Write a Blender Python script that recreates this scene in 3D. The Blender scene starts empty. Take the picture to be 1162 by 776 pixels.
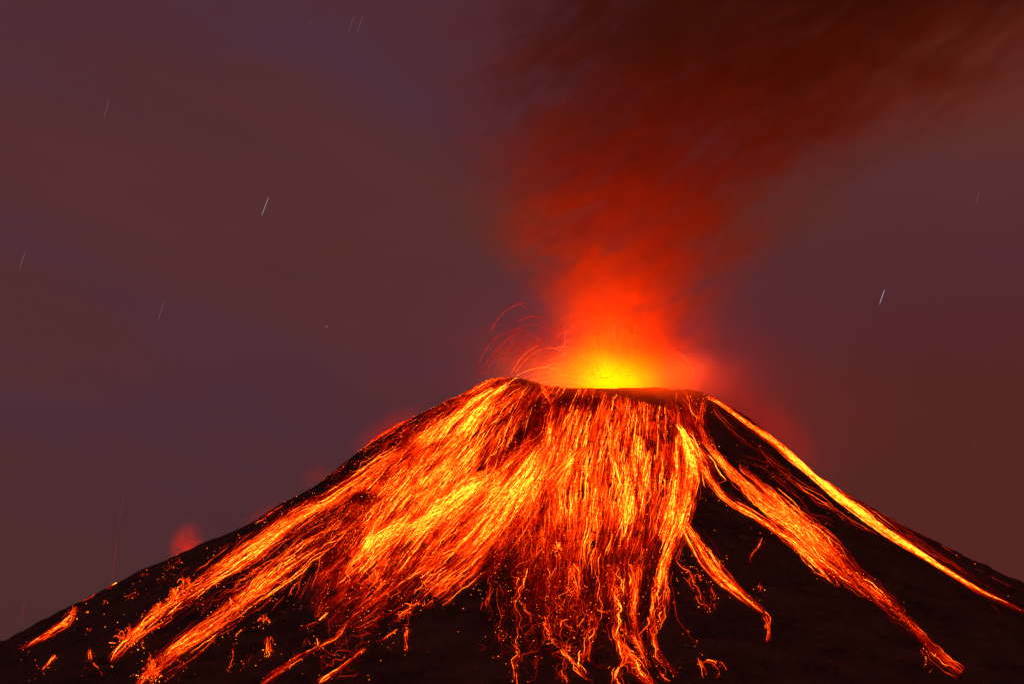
import bpy, math, random
import numpy as np
from mathutils import Vector
random.seed(4); rng=np.random.default_rng(11)
SC=bpy.context.scene; COL=SC.collection
# ---------------- camera, sky, lights, exposure ----------------
W0,H0=1162.0,776.0; F=2500.0; PITCH=math.radians(13.2); CAMZ=2.0
cam=bpy.data.cameras.new('camera'); camo=bpy.data.objects.new('camera',cam); COL.objects.link(camo)
camo.location=(0,0,CAMZ); camo.rotation_euler=(math.pi/2+PITCH,0,0)
cam.sensor_width=36; cam.lens=36*F/W0; cam.clip_start=1; cam.clip_end=200000
SC.camera=camo
vs=SC.view_settings; vs.view_transform='Standard'; vs.look='None'; vs.exposure=0; vs.gamma=1; vs.use_curve_mapping=False
SC.display_settings.display_device='sRGB'
cy=SC.cycles
cy.use_denoising=True; cy.denoiser='OPENIMAGEDENOISE'; cy.denoising_prefilter='ACCURATE'
cy.max_bounces=5; cy.diffuse_bounces=2; cy.glossy_bounces=1; cy.transmission_bounces=0; cy.volume_bounces=1
cy.transparent_max_bounces=48; cy.sample_clamp_indirect=4; cy.use_light_tree=True
cy.volume_step_rate=1.0; cy.volume_max_steps=160; cy.use_adaptive_sampling=False
cy.caustics_reflective=False; cy.caustics_refractive=False
AX,AY=202.0,5000.0; RC=215.0
FIRE_W=1.1e7

class NT:
    """tiny node-tree helper"""
    def __init__(s,tree): s.t=tree; s.n=tree.nodes; s.l=tree.links
    def node(s,typ,**kw):
        n=s.n.new(typ)
        for k,v in kw.items(): setattr(n,k,v)
        return n
    def put(s,inp,v):
        if v is None: return
        if isinstance(v,bpy.types.NodeSocket): s.l.new(v,inp)
        else: inp.default_value=v
    def math(s,op,a,b=None,c=None,clamp=False):
        n=s.node('ShaderNodeMath',operation=op,use_clamp=clamp)
        for i,v in enumerate((a,b,c)): s.put(n.inputs[i],v)
        return n.outputs[0]
    def vec(s,x,y,z):
        n=s.node('ShaderNodeCombineXYZ')
        for i,v in enumerate((x,y,z)): s.put(n.inputs[i],v)
        return n.outputs[0]
    def sep(s,v):
        n=s.node('ShaderNodeSeparateXYZ'); s.put(n.inputs[0],v); return n.outputs
    def noise(s,v,scale,detail=3,rough=.5,dist=0):
        n=s.node('ShaderNodeTexNoise'); s.put(n.inputs['Vector'],v)
        n.inputs['Scale'].default_value=scale; n.inputs['Detail'].default_value=detail
        n.inputs['Roughness'].default_value=rough; n.inputs['Distortion'].default_value=dist
        return n.outputs[0]
    def mapr(s,v,a,b,c=0.,d=1.,smooth=False):
        n=s.node('ShaderNodeMapRange',clamp=True)
        if smooth: n.interpolation_type='SMOOTHSTEP'
        s.put(n.inputs[0],v)
        for i,x in enumerate((a,b,c,d)): n.inputs[i+1].default_value=x
        return n.outputs[0]
    def mix(s,f,a,b):
        n=s.node('ShaderNodeMix',data_type='RGBA'); s.put(n.inputs[0],f); s.put(n.inputs[6],a); s.put(n.inputs[7],b); return n.outputs[2]
    def curve(s,v,pts):
        n=s.node('ShaderNodeFloatCurve'); c=n.mapping.curves[0]
        while len(c.points)<len(pts): c.points.new(.5,.5)
        for p,(x,y) in zip(c.points,pts): p.location=(x,y); p.handle_type='AUTO'
        n.mapping.update(); s.put(n.inputs['Value'],v); return n.outputs[0]

world=bpy.data.worlds.new('World'); SC.world=world; world.use_nodes=True
nt=NT(world.node_tree); bg=nt.n['Background']
sky=nt.node('ShaderNodeTexSky',sky_type='NISHITA'); sky.sun_disc=False
sky.sun_elevation=math.radians(-4); sky.sun_rotation=math.radians(200)
tc=nt.node('ShaderNodeTexCoord').outputs['Generated']
o=nt.sep(tc)
sv=nt.vec(nt.math('MULTIPLY',o[0],.8),nt.math('MULTIPLY',o[1],.6),nt.math('MULTIPLY_ADD',o[0],.5,nt.math('MULTIPLY',o[2],3.0)))
n1=nt.noise(sv,5.5,3,.5,.4); n2=nt.noise(sv,11,3,.5,.2)
n1=nt.mapr(n1,.36,.66,smooth=True)
cl=nt.mix(n1,(.092,.028,.027,1),(.073,.027,.044,1))
cl=nt.mix(nt.mapr(n2,.35,.7,0,.5),cl,(.084,.024,.021,1))
# the cloud is dimmer and redder low on the right of the mountain
lowr=nt.math('MULTIPLY',nt.mapr(o[0],-.02,.2,smooth=True),nt.mapr(o[2],.30,.2,smooth=True))
upr=nt.math('MULTIPLY',nt.mapr(o[0],.04,.2,smooth=True),nt.mapr(nt.math('MULTIPLY_ADD',n2,.12,o[2]),.31,.44,smooth=True)); cl=nt.mix(nt.math('MULTIPLY',upr,nt.mapr(n2,.3,.6,.97,.6)),cl,(.17,.028,.011,1))
cl=nt.mix(nt.mapr(o[2],.24,.07,0,.65,True),cl,(.062,.023,.026,1))
cl=nt.mix(nt.math('MULTIPLY',lowr,.62),cl,(.100,.0145,.009,1))
add=nt.node('ShaderNodeVectorMath',operation='SCALE'); nt.put(add.inputs[0],sky.outputs[0]); add.inputs['Scale'].default_value=.05
ad2=nt.node('ShaderNodeVectorMath',operation='ADD'); nt.put(ad2.inputs[0],add.outputs[0]); nt.put(ad2.inputs[1],cl)
nt.put(bg.inputs[0],ad2.outputs[0]); bg.inputs[1].default_value=1.0
sun=bpy.data.lights.new('moonlight','SUN'); sun.energy=.015; sun.angle=math.radians(.5); sun.color=(1,.9,.85)
suno=bpy.data.objects.new('moonlight',sun); COL.objects.link(suno); suno.rotation_euler=(math.radians(50),0,math.radians(-40))
# ---------------- geometry helpers ----------------
def ray(u,v):
    u=np.asarray(u,float); v=np.asarray(v,float)
    x=(u-W0/2)/F; z=(H0/2-v)/F; c,s=math.cos(PITCH),math.sin(PITCH)
    return np.stack([x,c-s*z,s+c*z],-1)
def at(u,v,Y):
    d=ray(u,v); t=Y/d[...,1]; p=d*t[...,None]; p[...,2]+=CAMZ; return p
def hash2(i,j,seed):
    n=(i.astype(np.int64)*374761393+j.astype(np.int64)*668265263+seed*1442695041)&0xffffffff
    n=((n^(n>>13))*1274126177)&0xffffffff
    return ((n^(n>>16))&0xffff)/65535.0
def vnoise(x,y,seed=0):
    i=np.floor(x);j=np.floor(y);fx=x-i;fy=y-j;fx=fx*fx*(3-2*fx);fy=fy*fy*(3-2*fy)
    a=hash2(i,j,seed);b=hash2(i+1,j,seed);c=hash2(i,j+1,seed);d=hash2(i+1,j+1,seed)
    return (a+(b-a)*fx+(c-a)*fy+(a-b-c+d)*fx*fy)*2-1
def fbm(x,y,o=4,seed=0):
    s=0;a=1.0;t=0
    for k in range(o): s=s+a*vnoise(x*2**k,y*2**k,seed+k*17);t+=a;a*=.5
    return s/t
# profile of the volcano: drop below the rim by distance from it (left, right and front flank)
RT=[0,40,100,180,300,450,600,760,920,1100,1300,1600,2000,2600,3400]
LT=np.array([0,4,38.2,79.7,150.4,282,377.2,448.3,535.4,632.2,715.9,830,950,1060,1130])
RGT=np.array([0,7.7,44.7,109.8,225.3,321.6,407.4,500,592,680,765,880,990,1080,1135])
FT=.5*(LT+RGT)
RIM=[1056.9,1062.4,1067.9,1073.4,1078.8,1084.3,1089.8,1077.5,1065.6,1049.6,1027.6,1019.3,1015.8,1019.8,1026.3,1030.8,1036.9,1043.8,1054.1,1054.5,1055.,1055.5,1056.,1056.4,1056.9]
PH=np.linspace(-math.pi,math.pi,25)
def height(x,y):
    dx=x-AX;dy=AY-y;r=np.hypot(dx,dy);ph=np.arctan2(dx,dy)
    s=np.sin(ph); wl=np.clip(-s,0,1)**2; wr=np.clip(s,0,1)**2; wf=1-wl-wr
    rr=np.maximum(r-RC,0)
    z=np.interp(ph,PH,RIM)-(wl*np.interp(rr,RT,LT)+wr*np.interp(rr,RT,RGT)+wf*np.interp(rr,RT,FT))
    g=fbm(ph*7+3,r/900,3,5)*np.clip(rr/500,0,1)*15
    g=g+fbm(ph*26+3+fbm(x/150,y/150,2,70)*.6,r/500,3,9)*np.clip(rr/250,.1,1)*7
    g=g+fbm(x/60,y/60,3,31)*6.5*np.clip(rr/80,.55,1)+fbm(x/17,y/17,2,77)*3
    z=z+g*np.clip((3300-rr)/1200,0,1)
    inn=np.clip((RC-r)/RC,0,1)
    return z-150*(1-(1-np.clip(inn*1.7,0,1))**2)
GX0,GY0,GS=-1500.0,2700.0,6.0
gx=np.arange(GX0,2100,GS); gy=np.arange(GY0,5400,GS)
GH=height(*np.meshgrid(gx,gy))
def hgrid(x,y):
    a=np.clip((x-GX0)/GS,0,len(gx)-1.001); b=np.clip((y-GY0)/GS,0,len(gy)-1.001)
    i=a.astype(int); j=b.astype(int); fa=a-i; fb=b-j
    return (GH[j,i]*(1-fa)+GH[j,i+1]*fa)*(1-fb)+(GH[j+1,i]*(1-fa)+GH[j+1,i+1]*fa)*fb
def hit(u,v):
    """where the line of sight through (u,v) meets the flank"""
    d=ray(u,v); n=len(d); lo=np.full(n,2750.0); hi=np.full(n,np.nan); prev=lo.copy(); done=np.zeros(n,bool)
    for t in np.linspace(2780,5300,110):
        y=t; k=t/d[:,1]; x=d[:,0]*k; z=d[:,2]*k+CAMZ
        below=z<hgrid(x,np.full(n,y))
        new=below&~done; lo[new]=prev[new]; hi[new]=t; done|=new; prev=np.where(done,prev,t)
    for _ in range(11):
        m=.5*(lo+np.nan_to_num(hi,nan=5300)); k=m/d[:,1]
        b=(d[:,2]*k+CAMZ)<hgrid(d[:,0]*k,m)
        hi=np.where(done&b,m,hi); lo=np.where(done&~b,m,lo)
    k=np.nan_to_num(hi,nan=5000)/d[:,1]
    return np.stack([d[:,0]*k,d[:,1]*k,d[:,2]*k+CAMZ],-1),done
def surf(u,v,lift=2.0):
    u=np.asarray(u,float).ravel().copy(); v=np.asarray(v,float).ravel().copy()
    p,ok=hit(u,v); k=0
    while not ok.all() and k<14:
        b=~ok; v[b]+=1.2+.5*k; q,o2=hit(u[b],v[b]); p[b]=q; ok[b]=o2; k+=1
    p[:,2]+=lift; return p
def mesh_obj(name,V,Fq,mat,parent=None,attrs=None,smooth=False):
    me=bpy.data.meshes.new(name); V=np.asarray(V,np.float32); Fq=np.asarray(Fq,np.int32)
    me.vertices.add(len(V)); me.vertices.foreach_set('co',V.ravel())
    k=Fq.shape[1]; me.loops.add(Fq.size); me.loops.foreach_set('vertex_index',Fq.ravel())
    me.polygons.add(len(Fq)); me.polygons.foreach_set('loop_start',np.arange(len(Fq),dtype=np.int32)*k)
    if smooth: me.polygons.foreach_set('use_smooth',np.ones(len(Fq),bool))
    for an,av in (attrs or {}).items():
        a=me.attributes.new(an,'FLOAT','POINT'); a.data.foreach_set('value',np.asarray(av,np.float32))
    me.update(calc_edges=True); me.validate()
    me.materials.append(mat)
    ob=bpy.data.objects.new(name,me); COL.objects.link(ob)
    if parent is not None:
        ob.parent=parent; l=Vector(parent.location); me.transform(__import__('mathutils').Matrix.Translation(-l))
    return ob
def tag(o,label=None,cat=None,group=None,kind=None):
    if label: o['label']=label
    if cat: o['category']=cat
    if group: o['group']=group
    if kind: o['kind']=kind
    return o
def empty(name,loc,label,cat,group=None):
    e=bpy.data.objects.new(name,None); COL.objects.link(e); e.location=loc; e.empty_display_size=20
    return tag(e,label,cat,group)
# ---------------- materials ----------------
def new_mat(name):
    m=bpy.data.materials.new(name); m.use_nodes=True; m.node_tree.nodes.clear(); t=NT(m.node_tree)
    out=t.node('ShaderNodeOutputMaterial'); return m,t,out
def heat_colour(t,s,g=.027,ge=1.85):
    """glow colour of molten rock: dull red when cool, orange then yellow as it gets hotter"""
    return t.vec(s,t.math('MULTIPLY',t.math('POWER',s,ge),g),t.math('MULTIPLY',t.math('POWER',s,2.0),.0009))
def rock_mat():
    m,t,out=new_mat('black_volcanic_rock'); p=t.node('ShaderNodeBsdfPrincipled')
    co=t.node('ShaderNodeTexCoord').outputs['Object']
    a=t.noise(co,.012,8,.6); b=t.noise(co,.09,6,.65)
    c=t.mix(t.mapr(a,.35,.65),(.040,.032,.030,1),(.12,.085,.075,1)); c=t.mix(t.mapr(b,.45,.7,0,.6),c,(.18,.12,.105,1))
    t.put(p.inputs['Base Color'],c); p.inputs['Roughness'].default_value=.95; p.inputs['Specular IOR Level'].default_value=.15
    bu=t.node('ShaderNodeBump'); bu.inputs['Strength'].default_value=1; bu.inputs['Distance'].default_value=5
    t.put(bu.inputs['Height'],b); t.put(p.inputs['Normal'],bu.outputs[0]); t.put(out.inputs[0],p.outputs[0]); return m
ROCK=rock_mat()
def glow_mat(name,gain=1.0,flick=True):
    m,t,out=new_mat(name); e=t.node('ShaderNodeEmission')
    h=t.node('ShaderNodeAttribute',attribute_name='hotness').outputs['Fac']
    if flick:
        co=t.node('ShaderNodeTexCoord').outputs['Object']
        h=t.math('MULTIPLY',h,t.mapr(t.noise(co,.11,2,.6),.36,.66,.7,1.3))
    t.put(e.inputs[0],heat_colour(t,t.math('MULTIPLY',h,gain))); e.inputs[1].default_value=1
    t.put(out.inputs[0],e.outputs[0]); m.cycles.emission_sampling='FRONT' if flick else 'NONE'; return m
RIV=glow_mat('molten_rivulet'); EMB=glow_mat('white_hot_ember',1.0,False)
def sheet_mat():
    m,t,out=new_mat('molten_sheet'); e=t.node('ShaderNodeEmission'); tr=t.node('ShaderNodeBsdfTransparent'); ad=t.node('ShaderNodeAddShader')
    h=t.node('ShaderNodeAttribute',attribute_name='hotness').outputs['Fac']
    a=t.node('ShaderNodeAttribute',attribute_name='along').outputs['Fac']; c=t.node('ShaderNodeAttribute',attribute_name='across').outputs['Fac']
    w=t.noise(t.vec(t.math('MULTIPLY',c,.05),t.math('MULTIPLY',a,.03),3.),1.,2,.5)
    c2=t.math('ADD',c,t.math('MULTIPLY',w,14))
    n1=t.noise(t.vec(t.math('MULTIPLY',c2,.16),t.math('MULTIPLY',a,.018),0.),1.,3,.55)
    n2=t.noise(t.vec(t.math('MULTIPLY',c2,.6),t.math('MULTIPLY',a,.05),5.),1.,3,.55)
    n3=t.noise(t.vec(t.math('MULTIPLY',c,.12),t.math('MULTIPLY',a,.09),9.),1.,4,.6)
    f=t.math('MULTIPLY',t.mapr(n1,.36,.68,.12,2.0),t.mapr(n2,.38,.68,.2,2.1))
    f=t.math('MULTIPLY',f,t.mapr(n3,.33,.6,.25,1.25))
    s=t.math('MULTIPLY',h,f)
    t.put(e.inputs[0],heat_colour(t,s)); t.put(ad.inputs[0],tr.outputs[0]); t.put(ad.inputs[1],e.outputs[0]); t.put(out.inputs[0],ad.outputs[0])
    return m
SHEET=sheet_mat()
# ---------------- setting: ground and volcano ----------------
gm,t,out=new_mat('dark_ash_ground'); p=t.node('ShaderNodeBsdfPrincipled'); co=t.node('ShaderNodeTexCoord').outputs['Object']
t.put(p.inputs['Base Color'],t.mix(t.noise(co,.004,8,.6),(.02,.022,.016,1),(.06,.05,.04,1))); p.inputs['Roughness'].default_value=.95
t.put(out.inputs[0],p.outputs[0])
g=mesh_obj('ground',[(-60000,-60000,0),(60000,-60000,0),(60000,60000,0),(-60000,60000,0)],[(0,1,2,3)],gm); tag(g,kind='structure')
def build_volcano():
    r=np.concatenate([np.linspace(0,RC-30,24)[:-1],np.linspace(RC-30,RC+40,30)[:-1],RC+40+np.cumsum(np.concatenate([[0],np.linspace(3.2,22,300)]))])
    nphi=1300; ph=np.linspace(-math.pi,math.pi,nphi,endpoint=False)
    R,P=np.meshgrid(r,ph,indexing='ij'); x=AX+R*np.sin(P); y=AY-R*np.cos(P); z=np.maximum(height(x,y),-40)
    V=np.stack([x,y,z],-1).reshape(-1,3); n=len(r)
    i,j=np.meshgrid(np.arange(n-1),np.arange(nphi),indexing='ij'); j2=(j+1)%nphi
    Q=np.stack([i*nphi+j,(i+1)*nphi+j,(i+1)*nphi+j2,i*nphi+j2],-1).reshape(-1,4)
    o=mesh_obj('volcano',V,Q,ROCK,smooth=True); tag(o,kind='structure'); return o
build_volcano()
# ---------------- tubes (rivulets, spark arcs) and embers ----------------
def tubes(paths,rad,heat):
    """paths (n,m,3) rad (n,m) heat (n,m) -> three-sided tapering tubes"""
    n,m,_=paths.shape; T=np.gradient(paths,axis=1); T/=np.linalg.norm(T,axis=2,keepdims=True)+1e-9
    up=np.array([0,-.5,.86]); S=np.cross(T,up); S/=np.linalg.norm(S,axis=2,keepdims=True)+1e-9; U=np.cross(S,T)
    ring=[]
    for k in range(3):
        a=2*math.pi*k/3+.5; ring.append(paths+(S*math.cos(a)+U*math.sin(a))*rad[...,None])
    V=np.stack(ring,2).reshape(-1,3); H=np.repeat(heat[...,None],3,2).ravel()
    b=(np.arange(n)[:,None,None]*m+np.arange(m-1)[None,:,None])*3; k=np.arange(3)[None,None,:]; k2=(k+1)%3
    Q=np.stack([b+k,b+k2,b+3+k2,b+3+k],-1).reshape(-1,4); return V,Q,H
OCT=np.array([(1,0,0),(-1,0,0),(0,1,0),(0,-1,0),(0,0,1),(0,0,-1)],float)
OF=np.array([(0,2,4),(2,1,4),(1,3,4),(3,0,4),(2,0,5),(1,2,5),(3,1,5),(0,3,5)])
def blobs(P,rad,heat):
    n=len(P); V=(P[:,None,:]+OCT[None]*rad[:,None,None]).reshape(-1,3)
    Q=(np.arange(n)[:,None,None]*6+OF[None]).reshape(-1,3); return V,Q,np.repeat(heat,6)
def sample_path(pts,tt):
    """pts rows (u,v,halfwidth,heat); tt arc position in px -> u,v,hw,heat,normal,length"""
    P=np.array(pts,float); seg=np.hypot(np.diff(P[:,0]),np.diff(P[:,1])); L=np.concatenate([[0],np.cumsum(seg)])
    f=lambda c,x:np.interp(x,L,P[:,c])
    def sm(c): return (f(c,tt-5)+f(c,tt)+f(c,tt+5))/3
    u,v=sm(0),sm(1); du=f(0,tt+6)-f(0,tt-6); dv=f(1,tt+6)-f(1,tt-6); l=np.hypot(du,dv)+1e-6
    return u,v,f(2,tt),f(3,tt),-dv/l,du/l
def plen(pts):
    P=np.array(pts,float); return float(np.hypot(np.diff(P[:,0]),np.diff(P[:,1])).sum())
SID=[0]
# cooler crusted patches (px centre, radii, strength) and the uneven heat of the falling rubble
HOLES=[(655,456,34,11,.9),(609,468,13,16,.85),(613,502,11,22,.75),(600,495,12,20,.5),(414,566,24,8,.85),(397,590,14,8,.6),(462,505,16,10,.6),(436,540,14,9,.6),(740,520,4.5,46,.75),(700,452,20,6,.4),(706,520,5,30,.4),(560,640,10,26,.6),(600,665,8,20,.5),(640,690,10,22,.5),(505,640,26,8,.4),(470,625,20,7,.35),(345,605,22,6,.6),(290,640,26,5,.6),(380,640,12,22,.55),(450,655,22,8,.5),(755,470,9,14,.35)]
def field(u,v):
    f=np.ones_like(u)
    for a,b,c,d,k in HOLES: f=f*(1-k*np.exp(-(((u-a)/c)**2+((v-b)/d)**2)**1.5))
    ang=np.arctan2(u-690,np.maximum(v-385,1)); ds=np.hypot(u-690,v-385)
    n=fbm(ang*11+4,ds/75,3,91); m=fbm(ang*34,ds/48+3,2,93)
    return f*np.clip(1.05+1.15*n,.25,2.1)*np.clip(1+.85*m,.35,1.8)
def rivulets(pts,n,wander=2.,lmin=15,lmax=80,jag=.5,gain=2.2,rad=(.24,.55),m=20,uni=False,full=False):
    L=plen(pts); seed=SID[0]*7+1; SID[0]+=1
    dens=np.array(pts,float)
    # start points spread with the stream's width and heat
    tt=np.linspace(0,L,200); _,_,hw,ht,_,_=sample_path(pts,tt); w=(hw+.6)*(ht+.05); cdf=np.cumsum(w)/w.sum()
    t0=np.interp(rng.random(n),cdf,tt); ln=rng.uniform(lmin,lmax,n)*(.6+.8*rng.random(n))
    if full: t0=rng.uniform(0,.15,n)*L; ln=L*rng.uniform(.5,1,n)
    else: t0=t0-ln*rng.uniform(.2,.8,n)
    t0=np.clip(t0,-4,L); t1=np.minimum(t0+ln,L+6)
    k=np.linspace(0,1,m)[None,:]; T=t0[:,None]+(t1-t0)[:,None]*k
    u,v,hw,ht,nx,ny=sample_path(pts,T)
    q=rng.normal(0,.62,n) if uni else rng.normal(0,.5,n)*np.where(rng.random(n)<.12,2.2,1); q=np.clip(q,-1.9,1.9) if plen(pts)<9 or max(p[2] for p in pts)<14 else np.where(np.abs(q)>1.25,q*.6,q)
    idn=np.arange(n)[:,None]*13.7
    wander=wander*(1+1.1*np.clip(.9-ht,0,1)); wob=vnoise(T/26+idn,idn,seed)*wander*1.25+vnoise(T/7+idn,idn+5,seed+3)*wander*jag+vnoise(T/3+idn,idn+8,seed+4)*.35
    hw=hw*(1+.55*(T/L).clip(0,1)**3); off=q[:,None]*hw+wob+fbm(T/45+seed,q[:,None]*2.2+seed,3,seed+5)*(1.6+np.minimum(hw,12)*.16)*np.clip(1.6-ht,.35,1)
    U=u+nx*off; Vv=v+ny*off
    env=np.clip(np.minimum(k/.12,(1-k)/.25),.05,1)
    hf=ht*rng.lognormal(-.1,.95,n)[:,None]*(1-.55*np.clip(np.abs(q),0,1))[:,None]*env*gain
    hf=np.minimum(hf*(.35+1.2*(vnoise(T/13+idn,idn+2,seed+9)*.5+.5))*field(U,Vv),9)
    # two trails often merge: keep lateral offset shared
    r=rng.uniform(rad[0],rad[1],n)[:,None]*(.5+.5*env)*1.05*np.clip(.75+.2*ht,.7,1.2)
    P=surf(U,Vv,1.8+rng.random()*.5).reshape(n,m,3)
    return P,r,hf
def make_embers(pts,n,spread=1.15,hot=(.5,9),rad=(.22,.75)):
    L=plen(pts); tt=np.linspace(0,L,200); _,_,hw,ht,_,_=sample_path(pts,tt); w=(hw+1)*(.35+np.minimum(ht,1)); cdf=np.cumsum(w)/w.sum()
    t=np.interp(rng.random(n),cdf,tt); u,v,hw,ht,nx,ny=sample_path(pts,t); q=rng.normal(0,.75,n)*spread
    U=u+nx*q*(hw+1.5); V=v+ny*q*(hw+1.5); P=surf(U,V,2.5)
    return P,rng.uniform(*rad,n),np.exp(rng.uniform(math.log(hot[0]),math.log(hot[1]),n))
def sheet(pts,heat,lift,soft=1.0):
    L=plen(pts); na=max(6,int(L/4)); nc=15; tt=np.linspace(0,L,na); cc=np.linspace(-1,1,nc)
    T,C=np.meshgrid(tt,cc,indexing='ij'); u,v,hw,ht,nx,ny=sample_path(pts,T)
    off=C*(hw*1.3+.8); U=u+nx*off; V=v+ny*off; off=off+0*T
    P=surf(U,V,lift); e=np.clip(1-np.abs(C)**2,0,1)**1.2*np.clip(np.minimum(T/10,(L-T)/10),0,1)
    H=(np.where(ht<1,ht**1.7,ht**1.25)*e*heat*field(U,V)).ravel()
    i,j=np.meshgrid(np.arange(na-1),np.arange(nc-1),indexing='ij')
    Q=np.stack([i*nc+j,(i+1)*nc+j,(i+1)*nc+j+1,i*nc+j+1],-1).reshape(-1,4)
    sd=SID[0]*37.
    return P,Q,{'hotness':H,'along':(T+sd).ravel(),'across':(off+sd).ravel()}
def join(parts):
    Vs=[];Qs=[];Hs=[];b=0
    for V,Q,H in parts: Vs.append(V);Qs.append(Q+b);Hs.append(H);b+=len(V)
    return np.concatenate(Vs),np.concatenate(Qs),np.concatenate(Hs)
LIFT=[1.0]
def stream(label,strokes,n,embers=60,sheet_heat=.5,name='lava_stream',group=None,dens=.36,**kw):
    """one lava stream: an Empty at its upper end > molten_sheet, rivulets, embers"""
    strokes=strokes if isinstance(strokes[0],list) else [strokes]
    u,v=strokes[0][0][:2]; loc=surf([u],[v],0)[0]
    e=empty(name,[float(x) for x in loc],label,'lava stream',group)
    tot=sum(plen(s)*(np.mean([p[2] for p in s])+2) for s in strokes)
    parts=[]; em=[]
    for s in strokes:
        f=plen(s)*(np.mean([p[2] for p in s])+2)/tot
        parts.append(tubes(*rivulets(s,max(2,int(n*f*dens)),**kw)))
        if embers: em.append(make_embers(s,max(2,int(embers*f))))
        if sheet_heat>0 and max(p[2] for p in s)>=2.5:
            LIFT[0]+=.07; V,Q,A=sheet(s,sheet_heat*(.28+.72*min(1,(max(p[2] for p in s)-2)/25)),LIFT[0]); mesh_obj('molten_sheet',V,Q,SHEET,e,A)
    V,Q,H=join(parts); tag(mesh_obj('rivulets',V,Q,RIV,e,{'hotness':H}),kind='stuff')
    if em:
        P,R,Hh=[np.concatenate(x) for x in zip(*em)]; V,Q,H=blobs(P,R,Hh); tag(mesh_obj('embers',V,Q,EMB,e,{'hotness':H}),kind='stuff')
    return e
# ---------------- lava streams, traced down the flanks from the crater ----------------
# -- the two broad aprons below the crater
stream('broad orange lava apron spreading down the left front of the cone from the crater rim',
  [(592,434,22,.55),(560,462,34,.75),(528,500,46,.9),(492,545,54,1.15),(455,590,52,1.1),(420,635,46,.7),(388,675,34,.42),(362,705,20,.25)],1500,520,.85,dens=1.0,wander=2.4,lmin=12,lmax=60,uni=True)
stream('widest lava apron pouring straight down the middle of the cone below the crater',
  [(694,446,76,.78),(688,470,84,.9),(680,505,92,1.05),(672,550,96,1.15),(668,590,88,.95),(664,625,76,.6),(662,655,66,.33),(658,695,60,.16),(656,725,52,.07)],2300,700,.8,dens=.95,wander=2.4,lmin=12,lmax=60,uni=True)
stream('orange lava curtain slanting down left between the two broad aprons',
  [(622,500,14,.8),(600,535,24,1.2),(572,570,30,1.4),(545,600,32,1.0),(515,632,28,.6),(478,662,20,.45)],900,260,.8,dens=1.0,wander=2,lmin=15,lmax=70,uni=True)
stream('left lower lava trickles fringing the central apron above the black rock',
  [(632,560,30,.9),(612,600,36,.6),(596,640,36,.4),(584,670,28,.2)],560,260,.3,wander=4,lmin=12,lmax=50,jag=.7,uni=True)
# -- bright tongues
stream('bright yellow lava tongue running down left just under the left crater rim',
  [(577,436,3,2),(556,452,6,3.2),(537,474,7,3),(520,500,9,1.8),(502,520,9,1.2),(488,540,10,.8)],150,12,1.1,dens=1.0,wander=1,lmin=25,lmax=80)
stream('yellow lava tongue parallel to and left of the bright one under the left rim',
  [(560,440,2,1.4),(535,458,4,2),(514,476,5,1.6),(490,506,6,1.2),(470,534,7,1)],80,8,.9,dens=1.0,wander=1,lmin=25,lmax=70)
stream('wide yellow lava band across the middle of the left front flank',
  [(566,534,8,1.6),(548,548,12,2.6),(528,560,13,2.8),(508,576,15,2.0),(480,590,14,1.8),(455,600,12,1.6),(430,612,10,1.6),(414,630,7,1.2)],360,20,.8,dens=1.0,wander=2,lmin=15,lmax=50)
stream('short yellow lava patch in the middle of the left front flank',
  [(520,522,7,1.3),(506,534,10,1.9),(490,552,12,1.7),(470,570,12,1.2)],150,10,.75,dens=1.0,wander=2,lmin=12,lmax=40)
stream('white-yellow hot streak at the lower left edge of the left apron',
  [(430,590,4,1.2),(426,602,5,2.4),(419,614,5,2.8),(409,628,4,1.4)],50,8,1.,dens=1.0,wander=1,lmin=10,lmax=28)
stream('narrow lava gutter curving down from the notch left of the crater lip',
  [(613,436,2,1.4),(621,448,2.5,.9),(628,462,3,.9),(624,478,4,1.4),(623,492,4,2.0),(617,508,7,1.9),(604,522,9,1.6),(590,534,11,1.4)],150,20,1.0,dens=1.0,wander=1.4,lmin=12,lmax=40)
stream('yellow lava streak slanting left below the dark hollow of the crater front',
  [(662,508,6,1.4),(650,524,10,1.8),(638,540,12,1.7),(622,560,13,1.3)],140,14,.8,dens=1.0,wander=2,lmin=12,lmax=42)
stream('thin yellow lava thread dropping through the centre of the cone front',
  [(695,480,1.5,1.6),(693,498,3,2.0),(694,516,4,2.4),(697,536,4,1.8),(703,560,4,1.3)],50,6,1.1,dens=1.0,wander=1,lmin=15,lmax=45)
stream('brightest vertical yellow lava fall right of the centre of the cone',
  [(725,494,2,1.2),(722,512,6,2.6),(721,530,8,3.4),(719,548,8,3.0),(715,570,8,1.9),(712,596,8,1.2)],200,14,1.1,dens=1.0,wander=1.3,lmin=15,lmax=60)
stream('slim yellow lava fall just right of the brightest vertical fall',
  [(740,508,1.5,1.2),(736,524,3,2.4),(733,545,4,2.4),(729,566,5,1.6),(724,590,6,1.1)],80,8,1.,dens=1.0,wander=1,lmin=15,lmax=50)
stream('yellow lava fall down the right edge of the central apron, white at its core',
  [(768,481,1.5,1.6),(774,490,3,2.4),(780,505,5,3.0),(784,524,6,3.8),(784,544,7,3.4),(781,562,7,2.8),(776,584,7,2.3),(768,604,6,2),(760,624,5,1.8),(752,644,5,1.5),(748,668,5,1.0)],260,24,1.1,dens=1.0,wander=1.3,lmin=18,lmax=70)
stream('orange lava fall beside the white-cored one on its left',
  [(769,492,2,1.2),(768,510,4,1.8),(769,534,6,1.7),(766,560,8,1.7),(760,590,9,1.6),(752,616,9,1.2)],160,16,.8,dens=1.0,wander=1.4,lmin=15,lmax=60)
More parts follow.
